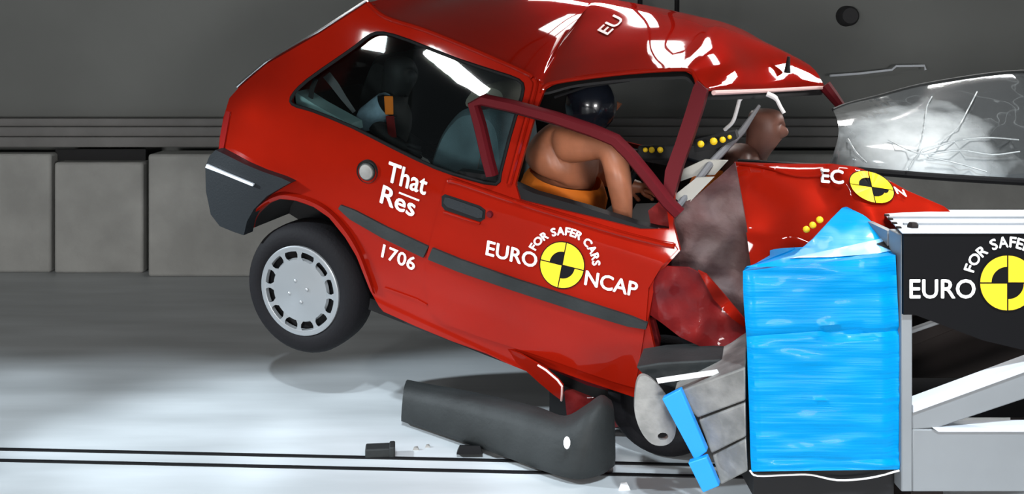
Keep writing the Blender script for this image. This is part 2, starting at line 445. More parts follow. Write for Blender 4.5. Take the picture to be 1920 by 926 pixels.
# stepped ledge along the back wall above the blocks
lb = MB().box((-8, 6.60, .83), (8, 6.9, .90)).box((-8, 6.66, .90), (8, 6.9, .965)).box((-8, 6.72, .965), (8, 6.9, 1.02))
struct('trim_1', lb, M['ledge'], bevel=.006)
# the two lane rails let into the floor
for i, (va, vb) in enumerate(((843, 868), (864, 889))):
    a = Q(0, va, FPX*CAMH/(va-CY)); b = Q(1100, vb, FPX*CAMH/(vb-CY)); d = (b-a).normalized(); n = Vector((-d.y, d.x, 0))*.0095
    a2 = a-d*6; b2 = b+d*4
    a2.z = b2.z = 0.0005
    struct('trim_%d' % (i+2), MB().prism([a2-n, b2-n, b2+n, a2+n], (0, 0, .004)), M['seal'])
# concrete blocks in front of the back wall
def cblock(x0, x1, y0, z1, label):
    o = MB().box((x0, y0, 0.0), (x1, 6.60, z1)).build('concrete_block', M['concrete'], None, 30, .018)
    tag(o, label, 'block', 'concrete blocks along the back wall'); return o
def wx(u, d): return (u-CX)/FPX*d
cblock(-7.9, wx(100, 6.5), 6.46, .80, 'grey concrete block at the far left, beside the lower block with a dark gap above')
cblock(wx(106, 6.48), wx(272, 6.48), 6.44, .745, 'lower square concrete block with a dark gap above it, between two taller blocks')
cblock(wx(279, 6.36), 4.2, 6.34, .81, 'long grey concrete block behind the rear bumper of the red car')
tag(MB().box((wx(108, 6.59), 6.56, .746), (wx(276, 6.59), 6.598, .82)).build('gap_shade', M['dark'], None, None), 'black strip painting the shaded gap above the lower concrete block', 'gap shade')  # dark strip standing in for the shade of the gap
# cables hanging from the ceiling behind the roof
for u, vb, lab in ((1200, 30, 'left one of two thin black cables hanging behind the car roof'), (1269, 50, 'right and longer of two thin black cables hanging behind the car roof')):
    b = Q(u, vb, 6.2); tag(MB().tube([(b.x, b.y, 6.0), (b.x+.01, b.y, 3), (b.x, b.y, b.z)], .016).build('hanging_cable', M['seal']), lab, 'cable', 'cables behind the roof')
b = Q(1590, 30, 6.86)
tag(MB().lathe([(0, -.05), (.055, -.05), (.07, -.03), (.075, .04), (0, .04)], b, (0, 1, 0), (1, 0, 0), (0, 0, 1), 20).build('wall_fitting', M['darkgrey']), 'round black fitting high on the back wall at the upper right', 'fitting')
pp = [Q(u, v, 6.8) for u, v in ((1556, 142), (1610, 138), (1672, 131), (1680, 124), (1733, 123), (1735, 131))]
tag(MB().tube(pp, .009).build('wall_pipe', M['greytop']), 'thin shiny pipe running along the back wall above the broken windscreen', 'pipe')

# ------------------------------------------------------------------ the red car
car = empty('red_hatchback', mw=CARM)
tag(car, 'red three-door hatchback with crushed front and lifted rear wheel, hitting the blue barrier', 'car')

# -- right body side: rear quarter, pillars, sill
arch = [(461, 433), (464, 418), (474, 402), (496, 384), (525, 373), (554, 376), (588, 388), (617, 408), (647, 445), (668, 480), (684, 520), (694, 545)]
body = [(690, 4), (600, 62), (500, 120), (447, 165), (430, 184), (419, 220), (412, 258), (412, 284), (421, 300), (450, 320), (470, 350), (462, 390), (456, 437)] + arch[0:] + \
       [(711, 575), (719, 584), (778, 611), (846, 639), (913, 663), (952, 682), (985, 695), (1030, 690), (1100, 715), (1190, 745), (1235, 690), (1215, 600), (1230, 520), (1275, 470), (1262, 420),
        (1268, 330), (1290, 260), (1312, 200), (1326, 170), (1310, 147), (1290, 126), (1180, 130), (1080, 142), (1022, 157), (996, 140), (897, 93), (798, 53), (724, 30)]
qwin = crv([(545, 190), (552, 174), (577, 150), (631, 112), (668, 86), (694, 66), (720, 62), (767, 76), (859, 112), (933, 136), (972, 150), (981, 166), (973, 198), (955, 258), (938, 325), (930, 345), (880, 335), (816, 314), (740, 278), (661, 238), (585, 207), (556, 199)], 3, True)
qwin = [tuple(p) for p in qwin]
dapt = [(1017, 178), (1022, 168), (1040, 158), (1100, 148), (1200, 138), (1284, 133), (1300, 142), (1304, 160), (1294, 210), (1275, 270), (1256, 320), (1248, 370), (1255, 430), (1200, 430), (1100, 405), (975, 375), (966, 345), (990, 260), (1008, 200)]
side = panel('body_side', body, M['red'], car, holes=[qwin, dapt], step=17, t=.02)
# rolled wheel-arch lip, standing proud
lip = [(458, 436), (463, 412), (477, 392), (498, 372), (525, 360), (556, 363), (590, 374), (621, 394), (653, 430), (676, 470), (693, 515), (704, 552)]
mb = MB()
rows = []
for i, (a, b_) in enumerate(zip(crv(lip, 4), crv(arch, 4))):
    pa, pm, pb = S(a[0], a[1], off=.002), S(*(.5*(a+b_)), off=.022), S(b_[0], b_[1], off=.016)
    rows.append([pa, pm, pb, pb+Vector((0, .06, 0))])
mb.grid(rows).build('wheel_arch_lip', M['red'], car, 60)
# dark wheel housing
mb = MB(); ring = [S(u, v)+Vector((0, .03, 0)) for u, v in arch]
mb.grid([[p, p+Vector((0, .28, 0))] for p in ring])
c0 = Vector((0.02, .30, .10)); n0 = len(mb.v); mb.v.append(tuple(c0)); mb.f += [(2*i+1, 2*i+3, n0) for i in range(len(ring)-1)]
mb.build('wheel_housing', M['dark'], car)
# gutter: bright rolled edges along the roof, B pillar
gut = [(690, 6), (724, 33), (798, 57), (897, 97), (985, 136), (998, 146)]
MB().tube([S(u, v, off=.004) for u, v in crv(gut, 4)], .010).build('roof_gutter', M['red'], car)
MB().tube([S(*p, off=.004) for p in crv([(1016, 175), (1020, 164), (1034, 156), (1080, 148), (1180, 136), (1284, 130), (1302, 142), (1308, 160)], 4)], .008).build('door_gutter', M['red'], car)
MB().tube([S(*p, off=.004) for p in crv([(1000, 148), (1004, 160), (994, 200), (975, 270), (955, 345)], 4)], .011).build('pillar_bead', M['red'], car)
MB().tube([S(*p, off=.002) for p in crv(qwin[::3], 2, True)], .007, closed=True).build('quarter_window_seal', M['seal'], car)
panel('quarter_window', qwin, M['glass'], car, off=-.012, t=.004, step=24)
# A pillar, dark red inner edge
panel('windscreen_pillar', [(1306, 150), (1326, 168), (1318, 200), (1300, 255), (1278, 315), (1262, 372), (1242, 372), (1247, 320), (1266, 268), (1285, 210), (1299, 165)], M['redframe'], car, off=.012, t=.05, step=14)
# fuel cap
cc = S(688, 322, off=.004)
MB().lathe([(0, -.006), (.012, -.008), (.030, -.006), (.036, -.003), (.036, .006), (.043, .004), (.046, -.003), (.048, .01)], cc, (0, 1, 0), (1, 0, 0), (0, 0, 1), 28).build('fuel_cap', M['greyplastic'], car)
fc = MB().lathe([(0, -.013), (.016, -.012), (.029, -.010), (.032, -.004)], cc, (0, 1, 0), (1, 0, 0), (0, 0, 1), 24).build('fuel_cap_cover', M['alu'], car)
# rubbing strip on the quarter, lettering
panel('rubbing_strip', strip([(636, 388), (660, 403), (720, 436), (798, 473)], [8, 19, 22, 23]), M['greyplastic'], car, off=.012, t=.016, step=12)
fnS = lambda u, v: S(u, v, off=.0035)
text_px('lettering', 'That', (723.5, 338), (797, 365), (7, -35), M['white'], side, fnS, .9)
text_px('lettering', 'Res', (712.5, 379), (775, 406), (7, -32), M['white'], side, fnS, .9)
panel('lettering_bar', strip([(748, 361), (786, 376)], 3.2), M['white'], side, off=.0035, t=.001)
text_px('lettering', '1706', (715, 481), (776, 507), (4.5, -23), M['white'], side, fnS, .6)

# -- tail: hatch, rear bumper
rear_edge = [(690, 4), (600, 62), (500, 120), (447, 165), (430, 184), (419, 220), (412, 258), (408, 300), (420, 420)]
rows = []
for u, v in rear_edge:
    p = S(u, v); rows.append([p]+[Vector((p.x-.05*math.sin(math.pi*k/8), p.y+(1.52-2*p.y)*k/8, p.z)) for k in range(1, 9)])
MB().grid(rows, (.03, 0, -.005)).build('tailgate', M['red'], car)
MB().tube([S(u, v, off=-.012)+Vector((-.006, 0, .006)) for u, v in rear_edge[0:4]], .009).build('tailgate_trim', M['chrome'], car)
panel('tail_lamp', [(424, 208), (431, 210), (424, 250), (418, 282), (411, 280), (414, 245)], M['tail'], car, off=.006, t=.02, step=10)
bump = [(404, 281), (393, 292), (385, 312), (386, 358), (395, 402), (412, 424), (436, 434), (457, 441), (463, 415), (476, 392), (500, 368), (530, 350), (545, 342), (528, 334), (490, 321), (457, 307), (425, 291)]
Gb = lambda p: (.10*((max(0, -.25-p.x))/.4)**2)
panel('rear_bumper', bump, M['blackplastic'], car, gl=Gb, off=.035, t=.06, step=14)
rb = [S(404, 281, Gb, .03), S(386, 312, Gb, .03), S(387, 350, Gb, .03)]
rows = [[Vector((p.x+.02*(1-math.sin(math.pi*k/8))-.02, p.y+(1.5-2*p.y)*k/8, p.z)) for k in range(9)] for p in rb]
MB().grid(rows, (.03, 0, 0)).build('rear_bumper_face', M['blackplastic'], car)
panel('bumper_strip', strip([(386, 311), (420, 325), (474, 347)], [7, 5, 5]), M['greytop'], car, gl=Gb, off=.050, t=.01, step=10)  # chrome strip, its bright reflection painted as a pale colour

# -- rear wheel
wc = P(562, 545, 0); AX = (0, 1, 0); E1, E2 = (1, 0, 0), (0, 0, 1)
prof = [(.185, .012), (.195, -.002), (.225, -.006), (.252, .002), (.266, .016), (.275, .035), (.277, .085), (.275, .135), (.266, .155), (.25, .168), (.20, .165), (.19, .15)]
ty = MB().lathe(prof, wc, AX, E1, E2, 56).build('rear_tyre', M['tyre'], car, 50)
MB().lathe([(0, .03), (.19, .03), (.19, .15), (0, .15)], wc, AX, E1, E2, 32).build('wheel_rim', M['seal'], car)
cp = MB()
cp.lathe([(0, -.014), (.04, -.013), (.05, -.010), (.10, -.006), (.130, .0), (.136, .012)], wc, AX, E1, E2, 60)
cp.lathe([(.164, .012), (.167, -.004), (.178, -.009), (.189, -.004), (.192, .012)], wc, AX, E1, E2, 60)
for k in range(12):
    a = 2*math.pi*(k+.35)/12
    for s0, s1 in ((-1, 1),):
        v = []
        for r, w, h in ((.122, .044, .001), (.142, .018, -.003), (.155, .018, -.004), (.172, .036, -.004)):
            for s in (-1, 1):
                aa = a+s*w/r/1.0*.5*2*.5
                v.append(Vector(wc)+Vector((math.cos(aa)*r*1, h, math.sin(aa)*r)))
        cp.add(v, [(2*i, 2*i+1, 2*i+3, 2*i+2) for i in range(3)])
for k in range(4):
    a = math.pi/2*k+.5; cp.ball(Vector(wc)+Vector((math.cos(a)*.045, -.011, math.sin(a)*.045)), (.009, .006, .009), 8)
cp.build('wheel_cover', M['silver'], car, 50)
MB().tube([Vector(wc)+Vector((0, .1, 0)), Vector(wc)+Vector((0, 1.4, 0))], .035).build('rear_axle', M['dark'], car)
MB().lathe(prof, Vector(wc)+Vector((0, 1.32, 0)), AX, E1, E2, 32).build('rear_tyre', M['tyre'], car, 50)

# -- roof: buckled skin, from the tail to the windscreen header
rl = [.16, .45, .78, 1.10, 1.36]
cols = [[(692, 5), (735, -40), (770, -80), (800, -105), (830, -110)],
        [(724, 31), (765, -18), (800, -58), (832, -86), (862, -94)],
        [(798, 54), (835, 8), (870, -30), (905, -58), (935, -65)],
        [(897, 94), (930, 45), (965, 5), (1000, -25), (1030, -35)],
        [(996, 141), (1025, 85), (1055, 40), (1085, 5), (1110, -6)],
        [(1022, 157), (1050, 94), (1080, 46), (1110, 8), (1140, -2)],
        [(1080, 143), (1105, 90), (1130, 46), (1160, 14), (1190, 6)],
        [(1180, 131), (1205, 80), (1225, 44), (1250, 24), (1280, 24)],
        [(1262, 127), (1288, 88), (1312, 50), (1345, 40), (1375, 48)],
        [(1292, 128), (1325, 88), (1352, 54), (1400, 64), (1440, 82)],
        [(1309, 148), (1372, 122), (1412, 106), (1472, 104), (1518, 122)],
        [(1325, 165), (1386, 166), (1440, 165), (1493, 163), (1546, 161)]]
def gpt(u, v, l): return S(u, v, off=.004) if l == .16 else P(u, v, l)
ctrl = [[gpt(u, v, l) for (u, v), l in zip(c, rl)] for c in cols]
# the rear half keeps its moulded crown; towards the buckle the far side stands higher
for i, cr in enumerate(([0, .03, .05, .04, .0], [0, .035, .06, .055, .02], [0, .055, .10, .11, .08], [0, .08, .14, .17, .155], [0, .09, .16, .21, .215])):
    p0 = ctrl[i][0]; ctrl[i] = [Vector((p0.x-(.01, .01, .02, .032, .044)[i]*j, l, p0.z+c)) for j, (l, c) in enumerate(zip(rl, cr))]; ctrl[i][0] = p0
ctrl = [crv([tuple(p) for p in c], 7) for c in ctrl]
rows = list(zip(*[crv([c[j] for c in ctrl], 4) for j in range(len(ctrl[0]))]))
ROOF = [[Vector(p) for p in r] for r in rows]
roof = MB().grid(ROOF, (0, 0.004, -.012)).build('roof', M['red'], car, 60)
MB().grid([[p+Vector((0, .01, -.035)) for p in r] for r in ROOF], (0, 0, -.01)).build('headliner', M['dark'], car)
# windscreen header: pale lip under the roof edge; far pillar
hd = [P(u, v, l) for (u, v), l in zip([(1338, 174), (1390, 172), (1440, 170), (1493, 167), (1544, 164)], [.2, .45, .78, 1.1, 1.36])]
MB().tube(hd, .009).build('header_lip', M['palered'], car)
MB().tube([P(1546, 160, 1.36), P(1562, 180, 1.36), P(1580, 203, 1.36)], [.03, .026, .02]).build('far_pillar', M['redframe'], car)
a = P(1478, 128, 1.0)
MB().tube([a-Vector((0, 0, .02)), a+Vector((-.01, 0, .05))], [.014, .006]).build('roof_aerial', M['seal'], car)
# lettering on the roof
def roof_fn(u, v):
    d = ray(u, v); best = None
    o = CARI @ CAM; dd = (CARI.to_3x3() @ d)
    from mathutils.geometry import intersect_ray_tri
    for i in range(len(ROOF)-1):
        for j in range(len(ROOF[0])-1):
            for tri in ((ROOF[i][j], ROOF[i+1][j], ROOF[i+1][j+1]), (ROOF[i][j], ROOF[i+1][j+1], ROOF[i][j+1])):
                h = intersect_ray_tri(*tri, dd, o, True)
                if h and (best is None or (h-o).length < (best-o).length): best = h
    return (best if best is not None else P(u, v, .9))+Vector((0, -.001, .004))
text_px('lettering', 'EU', (1139, 67), (1170, 38), (-19, -9), M['palered'], roof, roof_fn, .5)

# -- far body side and floor, dark inside
def far(l, u): return float(np.interp(u, [0, .38, .61, 1.3], [1.50, 1.53, 1.52, 1.38]))
def farpanel(name, fu, m, t=-.02):
    mb = MB().prism([(f, far(0, u), u) for f, u in fu], (0, t, 0)); return mb.build(name, m, car)
farpanel('far_body_side', [(-.05, .10), (1.5, .05), (1.62, .66), (.72, .62), (.70, 1.2), (-.05, 1.24), (-.58, .66), (-.52, .42)], M['red'])
farpanel('far_door_trim', [(-.04, .12), (1.5, .08), (1.58, .64), (.70, .60), (.68, 1.18), (-.03, 1.22), (-.56, .64), (-.5, .44)], M['dark'], -.07)
MB().box((.22, .10, -.02), (1.5, 1.45, .03)).build('floor_pan', M['dark'], car)
MB().hexa([(-.52, .12, .35), (-.1, .12, .35), (-.1, 1.42, .35), (-.52, 1.42, .35), (-.52, .12, .62), (-.12, .12, .60), (-.12, 1.42, .60), (-.52, 1.42, .62)]).build('boot_trim', M['dark'], car)
sh = [P(u, v, .13) for u, v in ((553, 172), (590, 196), (655, 232), (657, 246), (600, 222), (556, 200))]
MB().prism(sh, (0, .10, 0)).build('window_ledge_trim', M['paleblue'], car)
# rear seat back and front seats
def seatback(name, pts, l0, l1, m, r=.05):
    ring0 = crv([tuple(P(u, v, l0)) for u, v in pts], 4, True); rows = []
    cen = sum((Vector(p) for p in ring0), Vector())/len(ring0)
    for k, (s, l) in enumerate(((.0, l0-.0), (.86, l0), (1.0, l0+.04), (1.0, l1-.04), (.86, l1), (0, l1))):
        rows.append([Vector((cen.x+(p[0]-cen.x)*s, l, cen.z+(p[2]-cen.z)*s)) for p in ring0]+[Vector((cen.x+(ring0[0][0]-cen.x)*s, l, cen.z+(ring0[0][2]-cen.z)*s))])
    return MB().grid(rows).build(name, m, car)
seatback('front_seat', [(800, 335), (815, 270), (840, 228), (870, 205), (915, 210), (940, 245), (945, 330), (930, 400), (830, 400)], .28, .70, M['seat'])
seatback('headrest', [(868, 200), (880, 172), (915, 160), (945, 172), (945, 200), (915, 215)], .36, .62, M['headrest'])
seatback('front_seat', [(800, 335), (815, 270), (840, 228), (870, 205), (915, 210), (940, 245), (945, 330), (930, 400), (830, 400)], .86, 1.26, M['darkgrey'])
seatback('rear_seat', [(655, 255), (690, 120), (720, 110), (745, 140), (735, 290), (690, 300)], .62, 1.35, M['dark'])
MB().hexa([P(880, 460, .3), P(1080, 530, .3), P(1080, 530, .72), P(880, 460, .72), P(890, 420, .3), P(1090, 490, .3), P(1090, 490, .72), P(890, 420, .72)]).build('seat_cushion', M['seat'], car, 40, .02)
# rear belt strap seen against the dark
panel('seat_belt', strip([(612, 140), (628, 160), (645, 185), (664, 210)], [16, 15, 11, 7]), M['belt'], car, gl=lambda p: .3, t=.003, step=10)
panel('seat_belt', strip([(582, 185), (585, 165), (592, 148)], [9, 9, 9]), M['darkgrey'], car, gl=lambda p: .16, t=.003, step=10)
panel('door_glass_edge', strip([(900, 318), (906, 285), (910, 270)], [10, 7, 5]), M['glass'], car, gl=lambda p: .12, t=.003, step=10)

# -- door: skin with handle, lock, strip, lettering, bent window frame
Gd = lambda p: G(p)-.012
door_px = [(838, 338), (846, 333), (866, 340), (960, 372), (1060, 402), (1160, 432), (1236, 452), (1262, 456), (1270, 468), (1240, 500), (1216, 540), (1211, 600), (1205, 640), (1197, 690), (1190, 727), (1150, 716), (1100, 699), (1004, 665), (900, 632), (832, 607), (806, 585), (797, 540), (800, 480), (815, 420), (828, 370)]
door = panel('door', door_px, M['red'], car, gl=Gd, t=.03, step=15)
MB().tube([S(u, v, Gd, .004) for u, v in crv([(840, 340), (860, 343), (960, 377), (1060, 408), (1160, 438), (1240, 458), (1264, 462)], 4)], .009).build('belt_bead', M['red'], door)
panel('window_channel', [(846, 330), (858, 320), (930, 330), (1000, 362), (1100, 390), (1200, 422), (1262, 434), (1264, 456), (1236, 452), (1160, 432), (1060, 402), (960, 372), (866, 341)], M['seal'], door, gl=lambda p: G(p)+.012, t=.05, step=14)
panel('rubbing_strip', strip([(806, 476), (860, 498), (960, 533), (1080, 572), (1180, 603), (1212, 612)], [23, 23, 22, 22, 20, 12]), M['greyplastic'], door, gl=Gd, off=.013, t=.016, step=12)
panel('door_crease', strip([(720, 540), (780, 562), (800, 572)], [3, 4, 2]), M['red'], side, off=.006, t=.008, step=12)
hnd = panel('door_handle', [(834, 370), (842, 371), (896, 390), (905, 396), (904, 408), (896, 409), (838, 388), (831, 380)], M['blackplastic'], door, gl=Gd, off=.008, t=.016, step=10)
panel('handle_recess', [(828, 368), (834, 364), (900, 386), (910, 394), (909, 410), (900, 416), (834, 394), (828, 386)], M['seal'], door, gl=Gd, off=.002, t=.004, step=12)
MB().tube([S(u, v, Gd, .006) for u, v in ((832, 397), (860, 406), (900, 419))], .005).build('handle_bead', M['red'], door)
lk = S(918, 402, Gd, .004); MB().lathe([(0, -.006), (.010, -.006), (.013, 0), (.014, .008)], lk, AX, E1, E2, 16).build('door_lock', M['redframe'], door)
fnD = lambda u, v: S(u, v, Gd, .0035); fnD2 = lambda u, v: S(u, v, Gd, .0050)
text_px('lettering', 'EURO', (911, 477), (1005, 502), (3.6, -26), M['white'], door, fnD, .8)
text_px('lettering', 'NCAP', (1096, 533), (1193, 556), (3.6, -26), M['white'], door, fnD, .8)
arc_px('lettering', 'FOR SAFER CARS', (1054, 497), 57, 57, 151, 0, 14, M['white'], door, fnD, .9)
roundel('door_roundel', (1054, 497), (40, 10), (8, -41.5), door, fnD, fnD2)
# window frame torn from the roof and bent outwards
fr = [(920, 330), (912, 300), (897, 235), (886, 196), (905, 188), (960, 200), (1040, 222), (1110, 246), (1152, 264), (1180, 292), (1215, 335), (1250, 380), (1272, 402)]
fo = [.03, .06, .09, .11, .11, .11, .12, .12, .12, .10, .07, .04, .02]
pts = [(S(u, v, Gd, o)) for (u, v), o in zip(fr, fo)]
rws = []
for i, p in enumerate(pts):
    t = (pts[min(i+1, len(pts)-1)]-pts[max(i-1, 0)]).normalized(); n = t.cross(Vector((0, 1, 0))).normalized(); w = .021
    rws.append([p-n*w, p-n*w*.6+Vector((0, -.014, 0)), p+n*w*.6+Vector((0, -.014, 0)), p+n*w, p+n*w+Vector((0, .028, 0)), p-n*w+Vector((0, .028, 0)), p-n*w])
MB().grid(rws).build('window_frame', M['redframe'], door, 45)
MB().tube([p+Vector((.02 if i > 0 else 0, .03, -.022)) for i, p in enumerate(pts[3:11])], .009).build('frame_seal', M['seal'], door)
MB().tube([P(1040, 182, .20), P(1100, 162, .20), P(1180, 150, .2)], .006).build('roof_seal', M['seal'], car)

# -- sill and the torn red flap under the door
panel('sill', [(700, 548), (770, 565), (830, 600), (900, 632), (1004, 667), (1100, 700), (1185, 730), (1180, 742), (1100, 722), (1012, 684), (952, 680), (846, 638), (778, 610), (718, 584)], M['redframe'], car, gl=lambda p: G(p)+.06, t=.06, step=14)
fl = lambda u, v: S(u, v, lambda p: G(p)-.02-.05*max(0, (u-950)/110), 0)+Vector((0, .03*math.sin((u-v)*.03), 0))
panel('torn_sill_flap', [(948, 658), (975, 664), (1012, 680), (1028, 688), (1050, 706), (1059, 718), (1056, 738), (1051, 755), (1034, 744), (1006, 722), (972, 691), (955, 678)], M['red'], car, fn=fl, t=.01, step=11)
MB().tube([fl(u, v)+Vector((0, -.004, 0)) for u, v in ((1012, 681), (1028, 689), (1050, 707), (1058, 719), (1055, 736), (1051, 753))], .004).build('flap_edge', M['palered'], car)

# -- crushed front: dark engine bay, dusty inner wing, folded wing, bonnet
def crump(l0, amp=.03, sc=7, k=0.0):
    def fn(u, v):
        p = P(u, v, l0); d = amp*(nz((u*.012+k, v*.012, k), 1)+.5*nz((u*.03, v*.03+k, 2), 1)); return P(u, v, l0+d+k*0)
    return fn
rows = []
for i in range(9):
    rows.append([])
    for j in range(9):
        u = 1030+(1400-1030)*i/8; v = 480+(880-480)*j/8
        rows[-1].append(P(u, v, .26+.05*nz((i*.9, j*.9, 0))))
MB().grid(rows, (0, .9, 0)).build('engine_bay', M['dark'], car)
panel('inner_wing', [(1245, 395), (1300, 372), (1350, 330), (1378, 304), (1392, 380), (1410, 490), (1420, 560), (1385, 640), (1330, 600), (1260, 560), (1220, 530), (1262, 470)], M['dusty'], car, fn=crump(.13, .05, k=1), t=.012, step=13)
def wf(u, v):
    p0 = np.array([1215, 560]); d = ((u-1210)*.55+(v-500)*.85)/130
    return P(u, v, .03-.06*math.sin(min(max((u-1205)/190, 0), 1)*math.pi)+.035*nz((u*.02, v*.02, 5)))
panel('crushed_wing', [(1214, 545), (1222, 520), (1250, 500), (1290, 502), (1318, 515), (1345, 545), (1372, 582), (1396, 606), (1400, 640), (1372, 650), (1345, 664), (1310, 648), (1275, 632), (1240, 605), (1218, 590)], M['maroon'], car, fn=wf, t=.012, step=11, smooth=30)
panel('wing_edge', [(1310, 505), (1325, 512), (1360, 552), (1398, 598), (1398, 612), (1372, 594), (1340, 560)], M['red'], car, fn=lambda u, v: wf(u, v)+Vector((0, -.012, 0)), t=.01, step=10)
panel('hinge_post', [(1195, 627), (1212, 600), (1225, 600), (1236, 640), (1230, 690), (1205, 735), (1190, 728)], M['maroon'], car, fn=lambda u, v: P(u, v, .06), t=.03, step=12)
def bf(u, v):
    base = float(np.interp(v, [300, 320, 440, 500], [.42, .22, .08, .05]))
    crease = abs((u-1590)-(v-330)*.55)/60
    return P(u, v, base+.05*min(1, crease)+.03*nz((u*.012, v*.012, 9))+.10*max(0, (u-1640)/120))
panel('bonnet', [(1376, 304), (1420, 306), (1480, 308), (1560, 308), (1605, 314), (1650, 330), (1700, 358), (1770, 388), (1800, 412), (1700, 440), (1650, 450), (1600, 470), (1500, 470), (1450, 500), (1408, 500), (1400, 440), (1388, 370)], M['red'], car, fn=bf, t=.012, step=14, smooth=60)
bon = [o for o in car.children if o.name == 'bonnet'][0]
bfo = lambda k: (lambda u, v: bf(u, v)+Vector((0, -k, .0)))
MB().tube([bf(u, v)+Vector((0, -.003, 0)) for u, v in crv([(1378, 308), (1420, 312), (1450, 318), (1500, 330), (1560, 328)], 4)], .007).build('bonnet_fold', M['red'], bon)
text_px('lettering', 'EC', (1541, 339), (1582, 342), (-1, -24), M['white'], bon, bfo(.018), 1.2)
roundel('bonnet_roundel', (1635, 348), (40, 6), (-7, -29), bon, bfo(.018), bfo(.022))
text_px('lettering', 'N', (1682, 360), (1700, 366), (-6, -12), M['white'], bon, bfo(.018), .6)
for u, v in ((1512, 430), (1524, 422), (1537, 412)):
    MB().ball(P(u, v, .03), (.012, .006, .012), 10).build('yellow_marker', M['yellow'], bon)
# front wheel, tucked under
fw = P(1238, 758, .06)
MB().lathe([(0, .03), (.13, .02)]+[(a*.76, b) for a, b in prof], fw, AX, E1, E2, 40).build('front_tyre', M['tyre'], car, 50)
panel('arch_liner', [(1058, 735), (1090, 722), (1130, 735), (1165, 760), (1160, 800), (1110, 810), (1065, 800)], M['maroon'], car, fn=crump(.16, .03, k=3), t=.02, step=14)

# -- cabin front: dash with yellow markers, steering wheel, scuttle grilles, wiper
MB().hexa([P(1190, 300, .3), P(1290, 300, .3), P(1400, 330, 1.3), P(1350, 330, 1.3), P(1195, 272, .3), P(1290, 272, .3), P(1400, 272, 1.3), P(1350, 272, 1.3)]).build('dashboard', M['dark'], car, 40, .01)
for u, v, l, r in ((1210, 281, .28, 8), (1222, 281, .28, 10), (1238, 281, .28, 10), (1314, 270, .24, 11), (1338, 265, .26, 12), (1355, 262, .28, 10), (1368, 257, .30, 7)):
    k = r*.0022*.55; MB().ball(P(u, v, l), (k, k*.6, k), 10).build('yellow_marker', M['yellow'], car)
panel('marker_rail', [(1300, 262), (1345, 252), (1378, 246), (1382, 260), (1345, 278), (1302, 286)], M['dark'], car, fn=lambda u, v: P(u, v, .30), t=.05)
panel('scuttle_grille', [(1262, 368), (1305, 334), (1338, 333), (1300, 372), (1285, 388)], M['beige'], car, fn=lambda u, v: P(u, v, .12), t=.02)
panel('scuttle_grille', [(1280, 318), (1320, 300), (1364, 302), (1340, 328), (1303, 330), (1276, 340)], M['beige'], car, fn=lambda u, v: P(u, v, .2), t=.02)
MB().tube([P(1268, 392, .10), P(1330, 310, .20), P(1392, 245, .42), P(1424, 198, .5)], [.012, .014, .013, .006]).build('wiper_arm', M['belt'], car)
for pts_ in ([(1398, 176), (1388, 184), (1382, 204), (1374, 228), (1358, 244)], [(1438, 176), (1454, 184), (1463, 200), (1470, 212)]):
    MB().tube([P(u, v, .70) for u, v in crv(pts_, 4)], [.011]*5+[.008]*(len(crv(pts_, 4))-5)).build('mirror_wire', M['white'], car)
sw = P(1190, 350, .45); MB().tube([sw+Vector((.03*math.sin(a), .17*math.cos(a), .17*math.sin(a))) for a in [2*math.pi*k/28 for k in range(28)]], .013, closed=True).build('steering_wheel', M['seal'], car)
panel('door_pocket', [(1215, 395), (1240, 375), (1262, 392), (1258, 432), (1220, 420)], M['maroon'], car, fn=crump(.10, .02, k=5), t=.02, step=10)

# ------------------------------------------------------------------ dummies in the car
def W_(p): return CARM @ p
def dummy(name, label, N, E, m, group=None, root='pelvis'):
    base = W_(N[root][0]); e = empty(name, base); tag(e, label, 'dummy', group)
    nodes = {k: (W_(p)-base, r) for k, (p, r) in N.items()}
    b_ = skin_body('body', nodes, E, root, m, e); return e, base
def hand(N, E, key, wrist, d, side_, palm):      # five curled fingers
    d = d.normalized(); s = side_.normalized(); q = palm.normalized()
    N[key+'palm'] = (wrist+d*.05, (.034, .018)); E.append((key+'wrist', key+'palm'))
    for i, (o, L_) in enumerate(((-.027, .062), (-.009, .072), (.009, .068), (.027, .054))):
        a = wrist+d*.085+s*o; ks = ['%sf%d%d' % (key, i, j) for j in range(3)]
        N[ks[0]] = (a, .0095); N[ks[1]] = (a+d*L_*.5+q*.012, .009); N[ks[2]] = (a+d*L_*.75+q*.04, .008)
        E += [(key+'palm', ks[0]), (ks[0], ks[1]), (ks[1], ks[2])]
    N[key+'t0'] = (wrist+d*.035-s*.035, .011); N[key+'t1'] = (wrist+d*.075-s*.052+q*.02, .009); E += [(key+'palm', key+'t0'), (key+'t0', key+'t1')]
